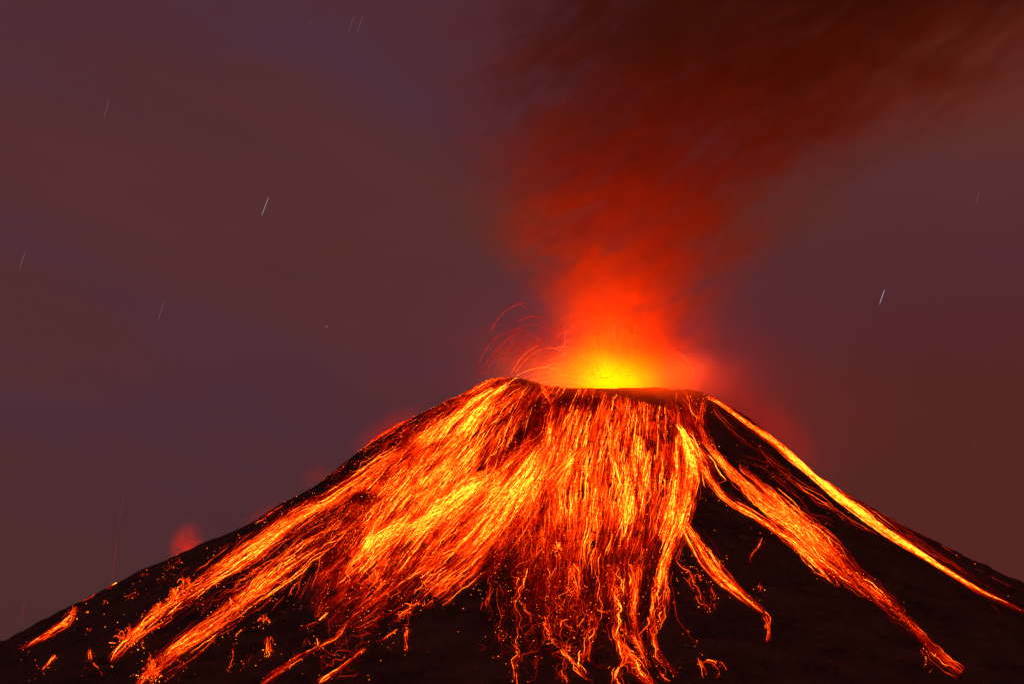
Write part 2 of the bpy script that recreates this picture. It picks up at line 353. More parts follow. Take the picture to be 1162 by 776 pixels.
stream('fan of orange threads spreading right from the top of the white-cored lava fall',
  [(780,498,3,1.4),(790,512,6,1.4),(800,530,9,1.1),(808,552,9,.7)],90,30,.5,wander=2,lmin=15,lmax=50)
# -- web of lava on the dark hollow left of the centre
stream('web of thin lava veins over the dark hollow below the left crater rim',
  [(605,442,16,.45),(604,465,20,.42),(603,490,18,.4),(606,512,10,.4)],170,60,0,wander=6,jag=1.1,lmin=12,lmax=34,uni=True,gain=1.7)
stream('red textured lava field on the upper left shoulder between rim and bright tongues',
  [(566,438,9,.5),(540,456,16,.45),(512,480,20,.42),(484,508,22,.42),(456,540,24,.4),(430,572,22,.36),(404,600,16,.28)],520,240,.32,wander=4,jag=.8,lmin=10,lmax=36,uni=True,gain=1.6)
stream('speckled red lava rim along the upper left skyline of the cone',
  [(560,430,3,.6),(530,446,4,.35),(500,462,5,.3),(470,479,6,.4),(440,495,7,.35),(410,513,6,.3)],150,190,.25,wander=2,lmin=8,lmax=26,uni=True,gain=1.6)
# -- left flank
stream('long upper lava stream of the left flank ending in small bursts',
  [(545,452,3,.7),(505,480,6,.7),(470,503,8,.9),(440,522,9,1.0),(408,546,10,1.1),(375,568,11,1.25),(345,583,12,1.3),(315,605,12,1.2),(282,628,12,1.15),(252,648,9,1.1),(222,668,8,1.1),(196,686,7,1.0),(170,704,7,1.0),(148,724,5,1.0),(136,738,3,.8),(126,752,2,.4)],620,400,.17,dens=.5,wander=2.2,lmin=25,lmax=110)
stream('thin lava strand along the lower edge of the upper left stream',
  [(300,628,2,.8),(268,648,2,1.1),(240,663,2,.7),(215,683,1.5,.6),(190,702,1.5,1.0),(172,714,2,.9),(152,728,2,1.2)],46,30,.3,wander=1,lmin=20,lmax=60)
stream('lower lava stream of the left flank braided below the upper one',
  [(470,540,6,.6),(440,560,9,.55),(415,580,9,.4),(392,598,9,.5),(370,612,12,.7),(345,628,14,.85),(320,645,14,.8),(298,664,12,.95),(276,682,10,.95),(256,700,9,1.0),(232,716,8,1.1),(206,734,8,1.2),(186,750,7,1.0),(168,766,6,.9),(155,780,5,.7)],620,480,.14,dens=.48,wander=2.6,lmin=20,lmax=90)
stream('thin lava thread bordering the lower left braided stream on the black rock',
  [(346,650,2,.6),(322,664,1.5,.8),(296,688,1.5,.5),(268,708,2,.9),(246,722,2,.8),(226,742,2,.9),(206,756,2,.7),(186,772,2,.9)],46,30,.2,wander=1.4,lmin=20,lmax=60)
stream('red lava field with dark gaps between the upper left stream and the left apron',
  [(480,520,12,.4),(450,548,14,.42),(424,562,12,.35),(404,610,12,.3),(386,640,14,.25),(372,670,12,.16)],300,300,.25,wander=4,jag=.8,lmin=10,lmax=34,uni=True,gain=1.7)
stream('lava thread along the lower left margin of the left apron down to a bright node',
  [(520,622,4,.7),(480,645,5,.75),(446,668,5,.8),(420,686,4,.85),(395,706,3,.8),(385,723,3,1.2),(362,735,2,.7),(350,742,2,1.1),(338,746,3,1.6),(328,756,3,1.4),(312,765,3,1.0),(296,778,3,.8)],150,120,.35,wander=1.6,lmin=15,lmax=50)
stream('branching lava trickle like a small star on the black rock of the left flank',
  [[(420,648,1.5,.5),(408,664,1.5,.6),(390,680,1.5,.7),(376,694,2,.8),(362,705,1.5,1.6)],[(362,705,1,1.4),(345,711,1,.9),(333,720,.7,.6)],[(362,705,1,1.4),(350,716,1,.8),(345,735,.7,.6)],[(362,705,1,1.2),(361,720,.7,.7),(361,736,.7,.8)],[(361,702,1,.5),(365,685,1.5,.4),(360,668,2,.3)]],60,60,0,wander=1.3,lmin=10,lmax=26)
stream('lone lava rivulet near the bottom, left of the centre, bright at both ends',
  [(416,737,2.5,1.0),(409,740,3,1.3),(400,748,1.5,.8),(388,758,1.2,.8),(376,766,2.5,1.2),(362,776,3,1.2)],40,14,.4,wander=1,lmin=10,lmax=35)
stream('forked lava rivulets under the left apron pointing at the bottom centre',
  [[(516,652,2,.9),(500,660,3,.9),(484,672,2.5,.9),(470,688,2,.8),(455,700,1.5,.7),(440,716,1,.5)],[(492,680,1.2,.8),(478,690,1,.5)],[(452,715,1.5,1.0),(438,724,1.2,1.0),(428,732,.8,.5)],[(463,712,2,1.0),(460,726,.8,.6),(462,742,.8,.6),(458,748,1,.5)]],80,90,.2,wander=1.6,lmin=10,lmax=30)
stream('small crooked lava trickle alone on the lower left black rock',
  [[(282,711,.8,.7),(268,720,.8,.7),(264,735,.8,.5),(264,748,.8,.9),(262,758,.8,.9),(256,764,1,1.0)],[(290,735,1.5,.2),(284,748,3,.2),(278,755,3,.25),(268,763,1,.4)]],26,36,0,wander=.8,lmin=10,lmax=36,gain=2)
stream('small lava trickle on the far left slope under the skyline',
  [(84,688,2.5,.9),(83,697,3,1.0),(78,706,4,1.2),(66,713,4,1.2),(54,721,3,1.0),(42,728,2,.9),(30,734,1.5,.6),(21,738,1,.8)],110,34,.5,wander=1.5,lmin=8,lmax=26,jag=.8)
stream('tiny lava rivulet in the lower left corner with a glowing head',
  [(62,743,2,1.3),(58,752,1.4,.8),(48,759,.7,.5),(41,768,.7,.5),(33,773,.8,.4)],20,14,.5,wander=.6,lmin=8,lmax=26)
stream('short upright lava trickle left of the small flame-like bursts at the bottom left',
  [[(101,735,2,1.2),(102,745,2.5,.8),(103,753,2,.5)],[(104,752,.6,.5),(112,758,.6,.4),(118,767,.6,.3)]],24,10,.5,wander=.8,lmin=8,lmax=18)
stream('two short lava dashes above the bottom left corner under the skyline',
  [[(105,713,1,.9),(94,720,.8,.6)],[(101,694,1.2,.7),(94,697,1,.4)],[(122,681,1,.5),(118,688,1,.3)]],18,16,0,wander=.4,lmin=6,lmax=14)
stream('thin scattered lava threads filling the gaps between the two left flank streams',
  [(500,490,20,.3),(440,530,26,.3),(390,572,30,.28),(335,612,30,.22),(280,655,28,.18),(225,695,24,.12)],420,420,0,wander=3,jag=.8,lmin=10,lmax=50,gain=2.4,uni=True,dens=1.)
# -- embers and dashes on the left skyline
stream('glowing spill on the left skyline, the upper of the lower pair',
  [(133,661,1.2,1.5),(128,664,1.2,1.3),(120,668,1,.7)],12,2,.6,wander=.3,lmin=6,lmax=14)
stream('glowing spill on the left skyline, the lowest one',
  [(109,674,1.2,1.2),(102,678,1.2,.9),(92,683,1,.5)],12,2,.6,wander=.3,lmin=6,lmax=16)
stream('glowing spill on the left skyline beside the upper left lava stream',
  [(322,574,1.5,1.8),(314,578,1.6,1.4),(302,586,1.5,.6),(286,595,1,.3)],20,6,.6,wander=.4,lmin=8,lmax=20)
stream('glowing spill on the skyline at the top of the upper left lava stream',
  [(464,475,2.5,1.3),(455,480,3,.9),(438,489,3,.9),(424,498,2.5,1.3),(414,505,1.5,.7)],60,20,.6,wander=.8,lmin=8,lmax=26)
stream('faint dotted lava line on the dark rock just under the left skyline',
  [[(206,634,2,.35),(196,641,3,.3),(184,648,3,.2)],[(158,654,1.5,.3),(170,650,1.5,.2)],[(190,657,2,.3),(176,661,1.5,.3)],[(158,673,1.5,.5),(140,680,1,.2)]],40,70,0,wander=.8,lmin=6,lmax=20)
# -- trickles at the foot of the central apron
stream('leftmost lava trickle at the foot of the central apron',
  [[(572,625,5,.8),(567,642,5,.9),(559,655,4,.9),(556,672,2,.6),(555,690,3,.5),(554,706,2,.3)],[(566,662,1.5,.7),(571,680,1.5,.6),(574,698,1.5,.6),(567,712,1,.5),(571,728,.8,.3)]],110,90,.3,wander=2.6,jag=.9,gain=1.7,lmin=10,lmax=34)
stream('lava trickle with a long straight vertical tail at the foot of the central apron',
  [[(600,630,3,.8),(594,652,3,.8),(588,670,2.5,.9),(583,690,1.5,.7),(588,702,1,.6),(588,720,.7,.45),(587,745,.9,.6),(586,778,.8,.45)],[(588,680,1,.7),(598,694,1,.7),(603,710,.8,.4),(604,742,.8,.3)],[(608,640,2,.6),(594,668,1.5,.6),(574,690,1,.5),(565,714,.8,.2)]],110,70,.2,wander=2.9,jag=.9,gain=1.7,lmin=14,lmax=46)
stream('lava trickle forking twice left of the bottom centre',
  [[(625,640,6,.7),(618,668,5,.6),(620,700,3,.6),(624,724,2,.9),(634,736,1.5,.8),(650,752,1.2,.7),(660,764,2,.9),(672,778,1,.5)],[(620,705,1.5,.5),(617,735,1,.4),(608,760,.8,.4),(598,778,.8,.4)],[(630,700,1.5,.6),(648,712,1.2,.5),(654,728,1,.3)],[(652,722,1,.4),(640,745,.8,.4),(635,764,1,.5),(640,778,1,.4)]],150,110,.2,wander=3.2,jag=.9,gain=1.7,lmin=14,lmax=44)
stream('knotted lava trickle with a glowing lump right of the forked one',
  [[(650,640,8,.7),(655,672,7,.55),(668,690,5,.6),(676,708,4,1.0),(670,724,3,.8),(664,738,3,.8),(657,748,3,1.0),(661,756,3,1.2)],[(678,690,2,.6),(690,700,1,.3)]],190,120,.3,wander=3.5,jag=.9,gain=1.7,lmin=10,lmax=34)
stream('largest lava trickle at the bottom centre, piling into a bright knot at its end',
  [[(694,640,10,.8),(697,668,8,.7),(698,694,4,.7),(698,712,3,.9),(702,728,4,1.2),(711,744,6,1.6),(720,758,7,1.2),(732,772,6,.7),(745,782,5,.6)],[(712,740,3,1.1),(706,752,2,.8),(702,766,3,1.3),(699,780,3,.8)],[(704,708,2,1.1),(712,720,2,.6),(728,736,3,.5),(731,755,2,.5)]],330,200,.35,wander=3.8,jag=.9,gain=1.7,lmin=12,lmax=46)
stream('red lava trickle dropping straight between the bottom knot and the bright right edge',
  [(722,640,8,.8),(720,664,6,.75),(719,690,5,.9),(720,712,4,.7),(724,735,3,.5),(735,760,2,.4)],150,60,.4,wander=2.4,jag=.9,gain=1.7,lmin=14,lmax=50)
stream('lava trickle running on from the right edge of the central apron to a glowing tip',
  [[(748,655,6,1.0),(744,680,5,.8),(741,704,3,.7),(738,718,3,.9),(742,730,3,1.2),(748,744,2.5,.8),(758,756,2,.8),(766,766,2,.9),(771,771,2.5,1.4)],[(754,660,1.5,.7),(757,676,1.5,.8),(752,700,2.5,.8),(746,718,2,.9)],[(741,738,1,.6),(745,755,1,.6),(756,776,.8,.5)],[(736,700,1,.6),(728,726,1,.6),(733,742,.8,.4)]],200,110,.3,wander=2.9,jag=.9,gain=1.7,lmin=14,lmax=46)
stream('long thin lava thread wandering down right from the edge of the central apron',
  [(754,632,.6,.5),(760,655,.6,.45),(764,678,.7,.5),(766,700,.8,.55),(772,712,1,.7),(778,718,.8,.5),(782,726,.6,.4),(790,734,.6,.4),(798,748,.5,.3)],10,12,0,wander=.6,full=True)
stream('little looping lava burst at the bottom just right of the centre',
  [[(793,746,.8,.6),(795,754,1.5,1.3),(800,760,1.5,.8),(801,770,1.2,.6)],[(795,754,1,1.2),(806,750,1,.9),(814,758,1,.8),(818,766,1.5,1.3),(812,770,1.5,1.1)],[(800,752,1,.6),(816,750,1,.4),(826,762,1,.3)]],46,20,.3,wander=1.2,lmin=10,lmax=28)
stream('pair of faint dotted lava trickles right of the central apron',
  [[(764,626,3,.35),(772,642,3.5,.4),(783,652,3,.45),(786,666,2,.5),(795,682,2,.5),(803,694,1.5,.45),(807,701,1,.5)],[(784,642,2,.3),(796,656,2.5,.35),(808,664,2.5,.4),(811,676,2,.4),(807,692,1,.4)]],90,110,.15,wander=2.6,jag=.9,gain=1.7,lmin=8,lmax=26)
stream('orange lava tongue right of the central apron, ending in curled bright drips',
  [[(776,594,4,.9),(786,610,7,1.2),(795,624,8,1.25),(803,638,8,1.3),(815,652,7,1.4),(830,666,5,1.5),(844,678,4,1.2),(856,688,3,1.0),(868,697,2,.8)],[(866,695,1,.9),(875,702,.8,1.1),(873,712,1.5,1.3),(867,713,1,1.2)],[(868,698,1,.6),(874,716,.8,.7),(871,730,.6,.3)],[(818,648,1.5,.7),(818,636,1,.7)]],300,90,.5,wander=1.3,lmin=20,lmax=80)
stream('small faint lava squiggle on the black rock between tongue and big right stream',
  [[(863,610,.8,.5),(858,624,.8,.45),(848,636,.8,.35),(857,644,.6,.15)],[(862,660,1,.25),(858,676,.8,.2)],[(863,664,2,.15),(866,678,2,.12)]],20,22,0,wander=1,lmin=8,lmax=20)
stream('faint sparse lava threads straying over the black rock below the central apron',
  [(640,660,52,.16),(632,690,56,.15),(628,720,52,.11),(625,755,44,.07)],170,170,0,wander=6,jag=1.0,lmin=10,lmax=46,gain=2.6,uni=True,dens=1.)
stream('faint sparse lava threads straying over the black rock below the left apron',
  [(520,640,16,.25),(480,668,22,.22),(440,695,24,.16),(400,725,22,.12),(360,755,18,.1)],120,150,0,wander=4,jag=1.0,lmin=10,lmax=40,gain=2.4,uni=True,dens=1.)
# -- right flank
stream('biggest lava stream of the right flank, ending in a glowing tip at the lower right',
  [[(793,482,4.0,0.51),(803,505,4.0,0.59),(824,530,4.0,0.85),(848,556,5.6,0.85),(870,576,7.2,1.10),(890,588,10.4,1.15),(915,606,13.6,1.02),(940,630,14.4,0.85),(962,650,12.0,0.68),(985,668,8.8,0.64),(1008,684,5.6,0.68),(1028,706,4.0,0.72),(1046,726,3.2,0.77),(1064,744,3.2,0.77),(1080,758,3.2,1.02),(1090,766,4.0,1.27)]],640,300,.15,dens=.5,wander=3,lmin=35,lmax=130)
stream('orange band along the top of the big right lava stream',
  [(838,528,3.2,0.42),(860,548,4.8,0.77),(882,568,6.4,1.27),(904,588,7.2,1.44),(924,606,7.2,1.10),(945,626,5.6,0.77),(966,648,4.0,0.51),(984,660,2.4,0.34)],230,80,.3,dens=.6,wander=2.2,lmin=30,lmax=90)
stream('sharp bright edge running inside the big right lava stream',
  [(806,510,2,1.0),(824,528,2.2,1.7),(848,550,2.2,1.7),(872,570,2.2,1.5),(896,590,2.5,1.5),(920,608,2.5,1.0),(945,628,2.5,.7)],70,10,.9,wander=.7,lmin=40,lmax=120)
stream('lower lava strand joining the big right stream from the central apron',
  [(790,520,3,1.0),(802,540,3.5,1.0),(816,560,3.5,1.05),(834,574,3,1.1),(856,586,3,1.1),(880,602,3.5,1.0),(900,616,4,.9),(918,632,4,.8),(936,650,5,.75),(948,664,4,.6)],170,60,.5,wander=1.3,lmin=30,lmax=100)
stream('hooked lava drips along the lower edge of the big right stream',
  [[(940,648,1.5,.8),(950,662,1.5,.7),(952,668,1,.5)],[(962,656,1,.9),(965,668,1,.5)],[(980,668,3,.4),(1000,686,3,.3)],[(1046,736,1,.7),(1052,746,1,.7),(1048,756,2,.4),(1060,762,2,.3)]],40,60,0,wander=1,lmin=8,lmax=20)
stream('thin lava threads crossing the dark upper right flank below the ridge',
  [[(806,460,2,.35),(822,480,2,.4),(838,496,3,.4),(858,510,3,.45),(882,532,3,.5),(904,550,3,.5),(928,568,4,.4),(952,584,3,.35),(976,598,2,.4),(998,609,1,.5)],[(838,520,3,.3),(862,528,4,.4),(890,552,4,.4),(918,580,3,.3),(946,594,2,.25)],[(852,500,1,.5),(872,514,1,.4),(900,544,1.4,.5)]],80,50,.1,wander=1.6,lmin=30,lmax=100,gain=1.7)
stream('blazing yellow lava river along the right ridge of the cone',
  [(801,450,1.7,.8),(812,456,1.9,.9),(826,464,2.2,.9),(842,477,2.5,1.3),(860,489,2.5,2.2),(880,503,2.8,3.0),(900,519,3.0,3.6),(918,533,3.3,3.6),(934,548,3.3,3.3),(952,564,3.3,3.0),(970,576,3.0,2.8),(990,592,2.8,2.9),(1012,608,2.5,3.0),(1034,622,2.2,2.8),(1058,638,1.7,2.0),(1080,652,1.4,1.3),(1105,667,1.4,.6),(1132,681,1.4,.35),(1164,697,1.1,.2)],360,10,1.0,dens=1.0,wander=.8,lmin=50,lmax=180)
stream('red afterglow band bordering the yellow ridge river on its upper side',
  [(934,545,2,.4),(960,563,4,.4),(990,582,5,.35),(1020,602,6,.3),(1050,622,6,.25),(1084,646,5,.2),(1120,668,4,.15),(1160,692,3,.12)],110,6,.5,wander=1,lmin=40,lmax=120,gain=1.2)
stream('thin red spark line just under the lower right skyline',
  [[(1068,619,.8,.7),(1080,627,.7,.4),(1091,634,.7,.6)],[(1098,640,.7,.2),(1120,652,.7,.25),(1150,668,.7,.15)]],16,4,0,wander=.3,lmin=10,lmax=30)
stream('short red lava dash on the black rock below the end of the ridge river',
  [(1121,685,.7,.8),(1130,691,.7,.4),(1142,699,.7,.15)],7,0,0,wander=.2,lmin=10,lmax=20)
stream('red glowing lava field under the gas at the right end of the crater lip',
  [(766,446,14,.35),(776,466,18,.4),(786,488,12,.45),(796,508,7,.4)],150,40,.55,wander=3,lmin=12,lmax=40,uni=True,gain=1.3)
stream('orange lava spout hanging from the right corner of the crater rim',
  [(800,451,3,.9),(797,460,4,.8),(795,472,4,.6),(800,490,4,.5)],50,14,.5,wander=1.2,lmin=8,lmax=30)
# -- small spatter bursts standing on the flanks
def burst(label,u,v,h,w,n,heat,lean=0.,gain=1.5):
    """spatter thrown up from one point and raining down the slope"""
    base=surf([u],[v],0)[0]; e=empty('lava_burst',[float(x) for x in base],label,'lava burst','small lava bursts on the flanks')
    P=[];R=[];Hh=[]; m=10; k=np.linspace(0,1,m); n=int(n*1.1)
    for i in range(n):   # short threads rising from the slope, crowded into a ragged tuft
        q=rng.normal(0,.55); s0=base+np.array([q*w*1.6,-abs(rng.normal(0,1))*w*.8,0]); hh=h*1.8*math.exp(-q*q*1.5)*rng.uniform(.15,1.05)
        side=(q*w*.5+lean*hh*.5)*rng.uniform(.2,1)+rng.normal(0,.12)*hh; drop=rng.uniform(0,.6)*hh
        x=s0[0]+side*k*1.4; y=s0[1]-hh*.2*k; z=s0[2]+hh*(2*k-k*k)*.9-drop*k**3+rng.normal(0,.35,m); z=np.maximum(z,height(x,y)+.8)
        a=rng.uniform(0,.5); kk=np.linspace(a,1,m); P.append(np.stack([np.interp(kk,k,x),np.interp(kk,k,y),np.interp(kk,k,z)],-1)); R.append(np.full(m,rng.uniform(.2,.45))); Hh.append(np.minimum(heat*rng.lognormal(0,.8)*gain,7)*(.5+.8*np.sin(math.pi*k)))
    V,Q,H=tubes(np.array(P),np.array(R),np.array(Hh)); tag(mesh_obj('spray',V,Q,RIV,e,{'hotness':H}),kind='stuff')
    n2=n//2; s=rng.normal(0,1,(n2,2)); Pb=surf(u-2+s[:,0]*w*.9,v+2+s[:,1]*3,2.); V,Q,H=blobs(Pb,rng.uniform(.3,.9,n2),rng.uniform(1,10,n2)); tag(mesh_obj('embers',V,Q,EMB,e,{'hotness':H}),kind='stuff')
burst('uppermost pointed lava burst over the upper left stream',212,668,20,8,60,.8)
burst('lava burst like a small flame left of the uppermost one',198,680,18,6,60,1.2)
burst('lava burst leaning right in the middle of the row on the left stream',178,697,18,8,60,1.1,.5)
burst('wide ragged lava burst with long sparks at the end of the upper left stream',150,730,24,13,60,.8,-.4)
burst('rounded lava burst at the end of the lower left stream by the bottom edge',172,768,22,8,70,.9)
burst('hooked lava burst above the end of the lower left stream',176,752,18,9,26,.5,.4)
burst('looping lava burst on the lower left braided stream',268,688,16,9,46,.7)
burst('small red burst hanging over the black rock right of the lower left stream',300,704,8,6,34,.8)
burst('bottom one of the two small red bursts on the black rock of the lower left',304,740,22,4,30,.7)
burst('small upright lava burst at the head of the far left trickle',83,698,14,3,34,1.0)
burst('orange lava burst inside the lower left edge of the left apron',426,662,18,9,70,.9)
burst('tiny white-hot burst in the lower middle of the central apron',633,624,12,4,40,1.6)
# -- loose embers strewn over the whole front
def strewn():
    n=2600; u=rng.uniform(20,880,n); v=rng.uniform(440,776,n)
    # more of them close below the aprons, few on the bare rock
    d=np.minimum(np.abs((u-690)/1.0+ (v-400)*.0)/230,9); keep=rng.random(n)<np.where(v<700,.75,.35)*np.where(u>800,.12,1)
    sky=np.interp(u,[0,84,160,259,350,420,479,567,600],[729,687,649,608,557,503,470,430,430]); keep&=v>sky+3
    keep&=~((u>420)&(u<560)&(v>690)); u=u[keep];v=v[keep]
    P=surf(u,v,2.2); n=len(u); V,Q,H=blobs(P,rng.uniform(.3,.75,n),np.exp(rng.uniform(-1.5,2.1,n)))
    tag(mesh_obj('scattered_embers',V,Q,EMB,None,{'hotness':H}),'tiny glowing embers strewn over the black rock between the lava streams','embers',kind='stuff')
strewn()

# ---------------- crater: lava lake, fire and spark arcs ----------------
def ellipsoid(c,r,nu=32,nv=18):
    a=np.linspace(0,2*math.pi,nu,endpoint=False); b=np.linspace(0,math.pi,nv+1)
    A,B=np.meshgrid(a,b,indexing='ij'); V=np.stack([c[0]+r[0]*np.sin(B)*np.cos(A),c[1]+r[1]*np.sin(B)*np.sin(A),c[2]+r[2]*np.cos(B)],-1).reshape(-1,3)
    i,j=np.meshgrid(np.arange(nu),np.arange(nv),indexing='ij'); i2=(i+1)%nu; m=nv+1
    return V,np.stack([i*m+j,i2*m+j,i2*m+j+1,i*m+j+1],-1).reshape(-1,4)[:, ::-1]
lk=mesh_obj('lava_lake',*ellipsoid((AX,AY,905),(120,120,6)),EMB,None,{'hotness':np.full(32*19,8.)})
tag(lk,'molten lava lake glowing inside the crater under the fire','lava lake')
FC=at(np.array([692.]),np.array([436.]),AY)[0]
fire=empty('fire_fountain',(float(AX),float(AY),905.),'yellow fire fountain glowing in the crater above the front lip','lava fountain')
def fire_mat():
    m,t,out=new_mat('incandescent_gas'); co=t.node('ShaderNodeTexCoord').outputs['Object']; x,y,z=t.sep(co)
    # distances from the fire centre, stretched sideways and leaning right as it rises
    fx,fz=FC[0]-AX,FC[2]-905.
    X=t.math('SUBTRACT',x,fx); Z=t.math('SUBTRACT',z,fz); Y=y
    nz=t.noise(co,.012,4,.55,.5); nf=t.mapr(nz,.3,.7,.6,1.4)
    def lobe(cx,cz,rx,ry,rz,pw):
        d=t.math('ADD',t.math('ADD',t.math('POWER',t.math('DIVIDE',t.math('SUBTRACT',X,cx),rx),2.),t.math('POWER',t.math('DIVIDE',Y,ry),2.)),t.math('POWER',t.math('DIVIDE',t.math('SUBTRACT',Z,cz),rz),2.))
        return t.math('EXPONENT',t.math('MULTIPLY',t.math('MULTIPLY',d,nf),-pw))
    def lobe2(cx,cx2,cy,cz,rx,ry,rz):
        d=t.math('ADD',t.math('ADD',t.math('POWER',t.math('DIVIDE',t.math('SUBTRACT',X,cx),rx),2.),t.math('POWER',t.math('DIVIDE',t.math('SUBTRACT',Y,cy),ry),2.)),t.math('POWER',t.math('DIVIDE',t.math('SUBTRACT',Z,cz),rz),2.))
        return t.math('EXPONENT',t.math('MULTIPLY',t.math('MULTIPLY',d,nf),-1.2))
    core=lobe(4,6,70,90,36,1.4); mid=lobe(-22,12,140,130,50,1.3); wide=lobe(0,30,150,180,105,1.7); front=lobe2(45,-60,-275,-40,125,90,44)
    s=t.math('ADD',t.math('ADD',t.math('MULTIPLY',core,CORE),t.math('MULTIPLY',mid,MID)),t.math('MULTIPLY',wide,WIDE)); s=t.math('ADD',s,t.math('MULTIPLY',front,FRONT))
    g=t.math('ADD',t.math('ADD',t.math('MULTIPLY',core,CORE*.22),t.math('MULTIPLY',mid,MID*.13)),t.math('MULTIPLY',wide,WIDE*.03)); g=t.math('ADD',g,t.math('MULTIPLY',front,FRONT*.05))
    e=t.node('ShaderNodeEmission'); t.put(e.inputs[0],t.vec(s,g,0.)); e.inputs[1].default_value=1
    ab=t.node('ShaderNodeVolumeAbsorption'); ab.inputs['Color'].default_value=(.85,.08,.02,1); t.put(ab.inputs['Density'],t.math('MULTIPLY',wide,.004)); ad=t.node('ShaderNodeAddShader'); t.put(ad.inputs[0],e.outputs[0]); t.put(ad.inputs[1],ab.outputs[0])
    t.put(out.inputs['Volume'],ad.outputs[0]); m.cycles.volume_sampling='DISTANCE'; return m
CORE,MID,WIDE,FRONT=.095,.018,.0016,.017
V,Q=ellipsoid((FC[0],AY,FC[2]+50),(430,520,330)); V[:,2]=np.maximum(V[:,2],905-30)
mesh_obj('fire_glow',V,Q,fire_mat(),fire)
L=bpy.data.lights.new('fire_light','POINT'); L.energy=FIRE_W; L.color=(1,.095,.002); L.shadow_soft_size=60
lo=bpy.data.objects.new('fire_light',L); COL.objects.link(lo); lo.location=(AX+15,AY-20,1125.)
# spark arcs thrown out of the crater (pixel end points set the throw, the path is ballistic in the crater's depth)
def arc_pts(u0,v0,ua,va,u1,v1,Y=AY,m=22):
    k=np.linspace(0,1,m); k=k[:,None]; a,b,c=np.array([u0,v0]),np.array([ua,va]),np.array([u1,v1])
    p=(1-k)**2*a+2*k*(1-k)*b+k**2*c; return at(p[:,0],p[:,1],Y-30*k[:,0])
def arc(label,pts,heat,rad=.8,name='spark_arc'):
    P=np.array([arc_pts(*pts)]); m=P.shape[1]; k=np.linspace(0,1,m)
    V,Q,H=tubes(P,np.full((1,m),rad)*(1-.4*k),np.full((1,m),heat*.95)*(1-.25*k)*np.clip(k/.1,.3,1)); 
    o=mesh_obj(name,V,Q,RIV,None,{'hotness':H}); tag(o,label,'spark arc','spark arcs thrown out of the crater')
arc('brightest long spark arc springing from the left crater rim',(580,424,592,398,612,391),2.4,1.1)
arc('bright spark arc right under the brightest one on the left rim',(583,426,600,396,624,394),2.0,1.0)
arc('tall spark arc left of the crater with a hooked bright top',(556,378,570,347,597,344),1.0,.9)
arc('short hooked spark falling at the top of the tall left arc',(586,344,590,344,599,352),.7,.7)
arc('long faint spark arc reaching farthest left of the crater',(541,418,556,374,592,374),.8,.7)
arc('flat faint spark arc low over the left shoulder',(541,424,556,420,574,424),.5,.6)
arc('faint spark arc peaking above all others left of the fountain',(584,300,600,276,620,311),.45,.6)
arc('spark arc with a rounded top midway between left rim and fountain',(586,366,604,355,616,362),.8,.8)
arc('long spark arc curving down right across the dark gap above the left rim',(578,380,610,352,644,394),.7,.7)
arc('flat spark arc just over the pair of bright rim arcs',(560,404,582,372,600,376),.7,.7)
arc('highest of the four hooked sparks left of the fountain core',(645,364,652,349,662,369),1.3,.8)
arc('second highest hooked spark left of the fountain core',(636,377,646,359,660,373),1.3,.8)
arc('third hooked spark left of the fountain core, longest one',(631,386,642,366,660,389),1.5,.8)
arc('lowest hooked spark left of the fountain core',(655,392,663,378,672,390),1.2,.8)
arc('straight spark rising above the middle of the fountain, left one of three',(674,372,678,350,671,352),1.4,.8)
arc('straight spark rising above the middle of the fountain, middle one of three',(680,395,678,370,676,344),.9,.8)
arc('straight spark rising above the middle of the fountain, right one of three',(687,365,688,345,688,326),.6,.6)
arc('faint spark standing highest above the fountain',(674,338,673,325,669,313),.6,.6)
arc('small faint arc right of the fountain against the red smoke',(704,350,710,335,716,350),.4,.6)
arc('lone thin spark arc leaping off the yellow ridge river on the right',(882,505,905,500,926,528),.55,.6)
def spray():
    P=[];R=[];Hh=[];m=12;k=np.linspace(0,1,m)[:,None]
    for i in range(240):
        u0=rng.normal(686,14); v0=440; du=float(np.clip(rng.normal(-10,34),-75,60)); h=rng.uniform(15,100)*math.exp(-abs(du)/70)
        a=np.array([u0,v0]);b=np.array([u0+du*.6,v0-h*1.7]);c=np.array([u0+du*1.25,v0-h*rng.uniform(.2,.9)])
        k0,k1=rng.uniform(.1,.5),rng.uniform(.6,1); kk=k0+(k1-k0)*k; p=(1-kk)**2*a+2*kk*(1-kk)*b+kk**2*c
        P.append(at(p[:,0],p[:,1],AY+rng.uniform(-90,60)+0*p[:,0])); R.append(np.full(m,rng.uniform(.2,.45))); Hh.append(np.full(m,rng.uniform(.8,5)))
    for i in range(70):   # fainter throws over the left rim
        u0=rng.uniform(600,650); v0=rng.uniform(420,436); du=-rng.uniform(10,90); h=rng.uniform(15,60)
        a=np.array([u0,v0]);b=np.array([u0+du*.5,v0-h*1.8]);c=np.array([u0+du,v0-h*rng.uniform(.0,.8)])
        k0=rng.uniform(.2,.6); kk=k0+(1-k0)*k; p=(1-kk)**2*a+2*kk*(1-kk)*b+kk**2*c
        P.append(at(p[:,0],p[:,1],AY+rng.uniform(-90,60)+0*p[:,0])); R.append(np.full(m,rng.uniform(.18,.4))); Hh.append(np.full(m,rng.uniform(.2,.8)))
    V,Q,H=tubes(np.array(P),np.array(R),np.array(Hh)); tag(mesh_obj('spray',V,Q,RIV,fire,{'hotness':H}),kind='stuff')
spray()

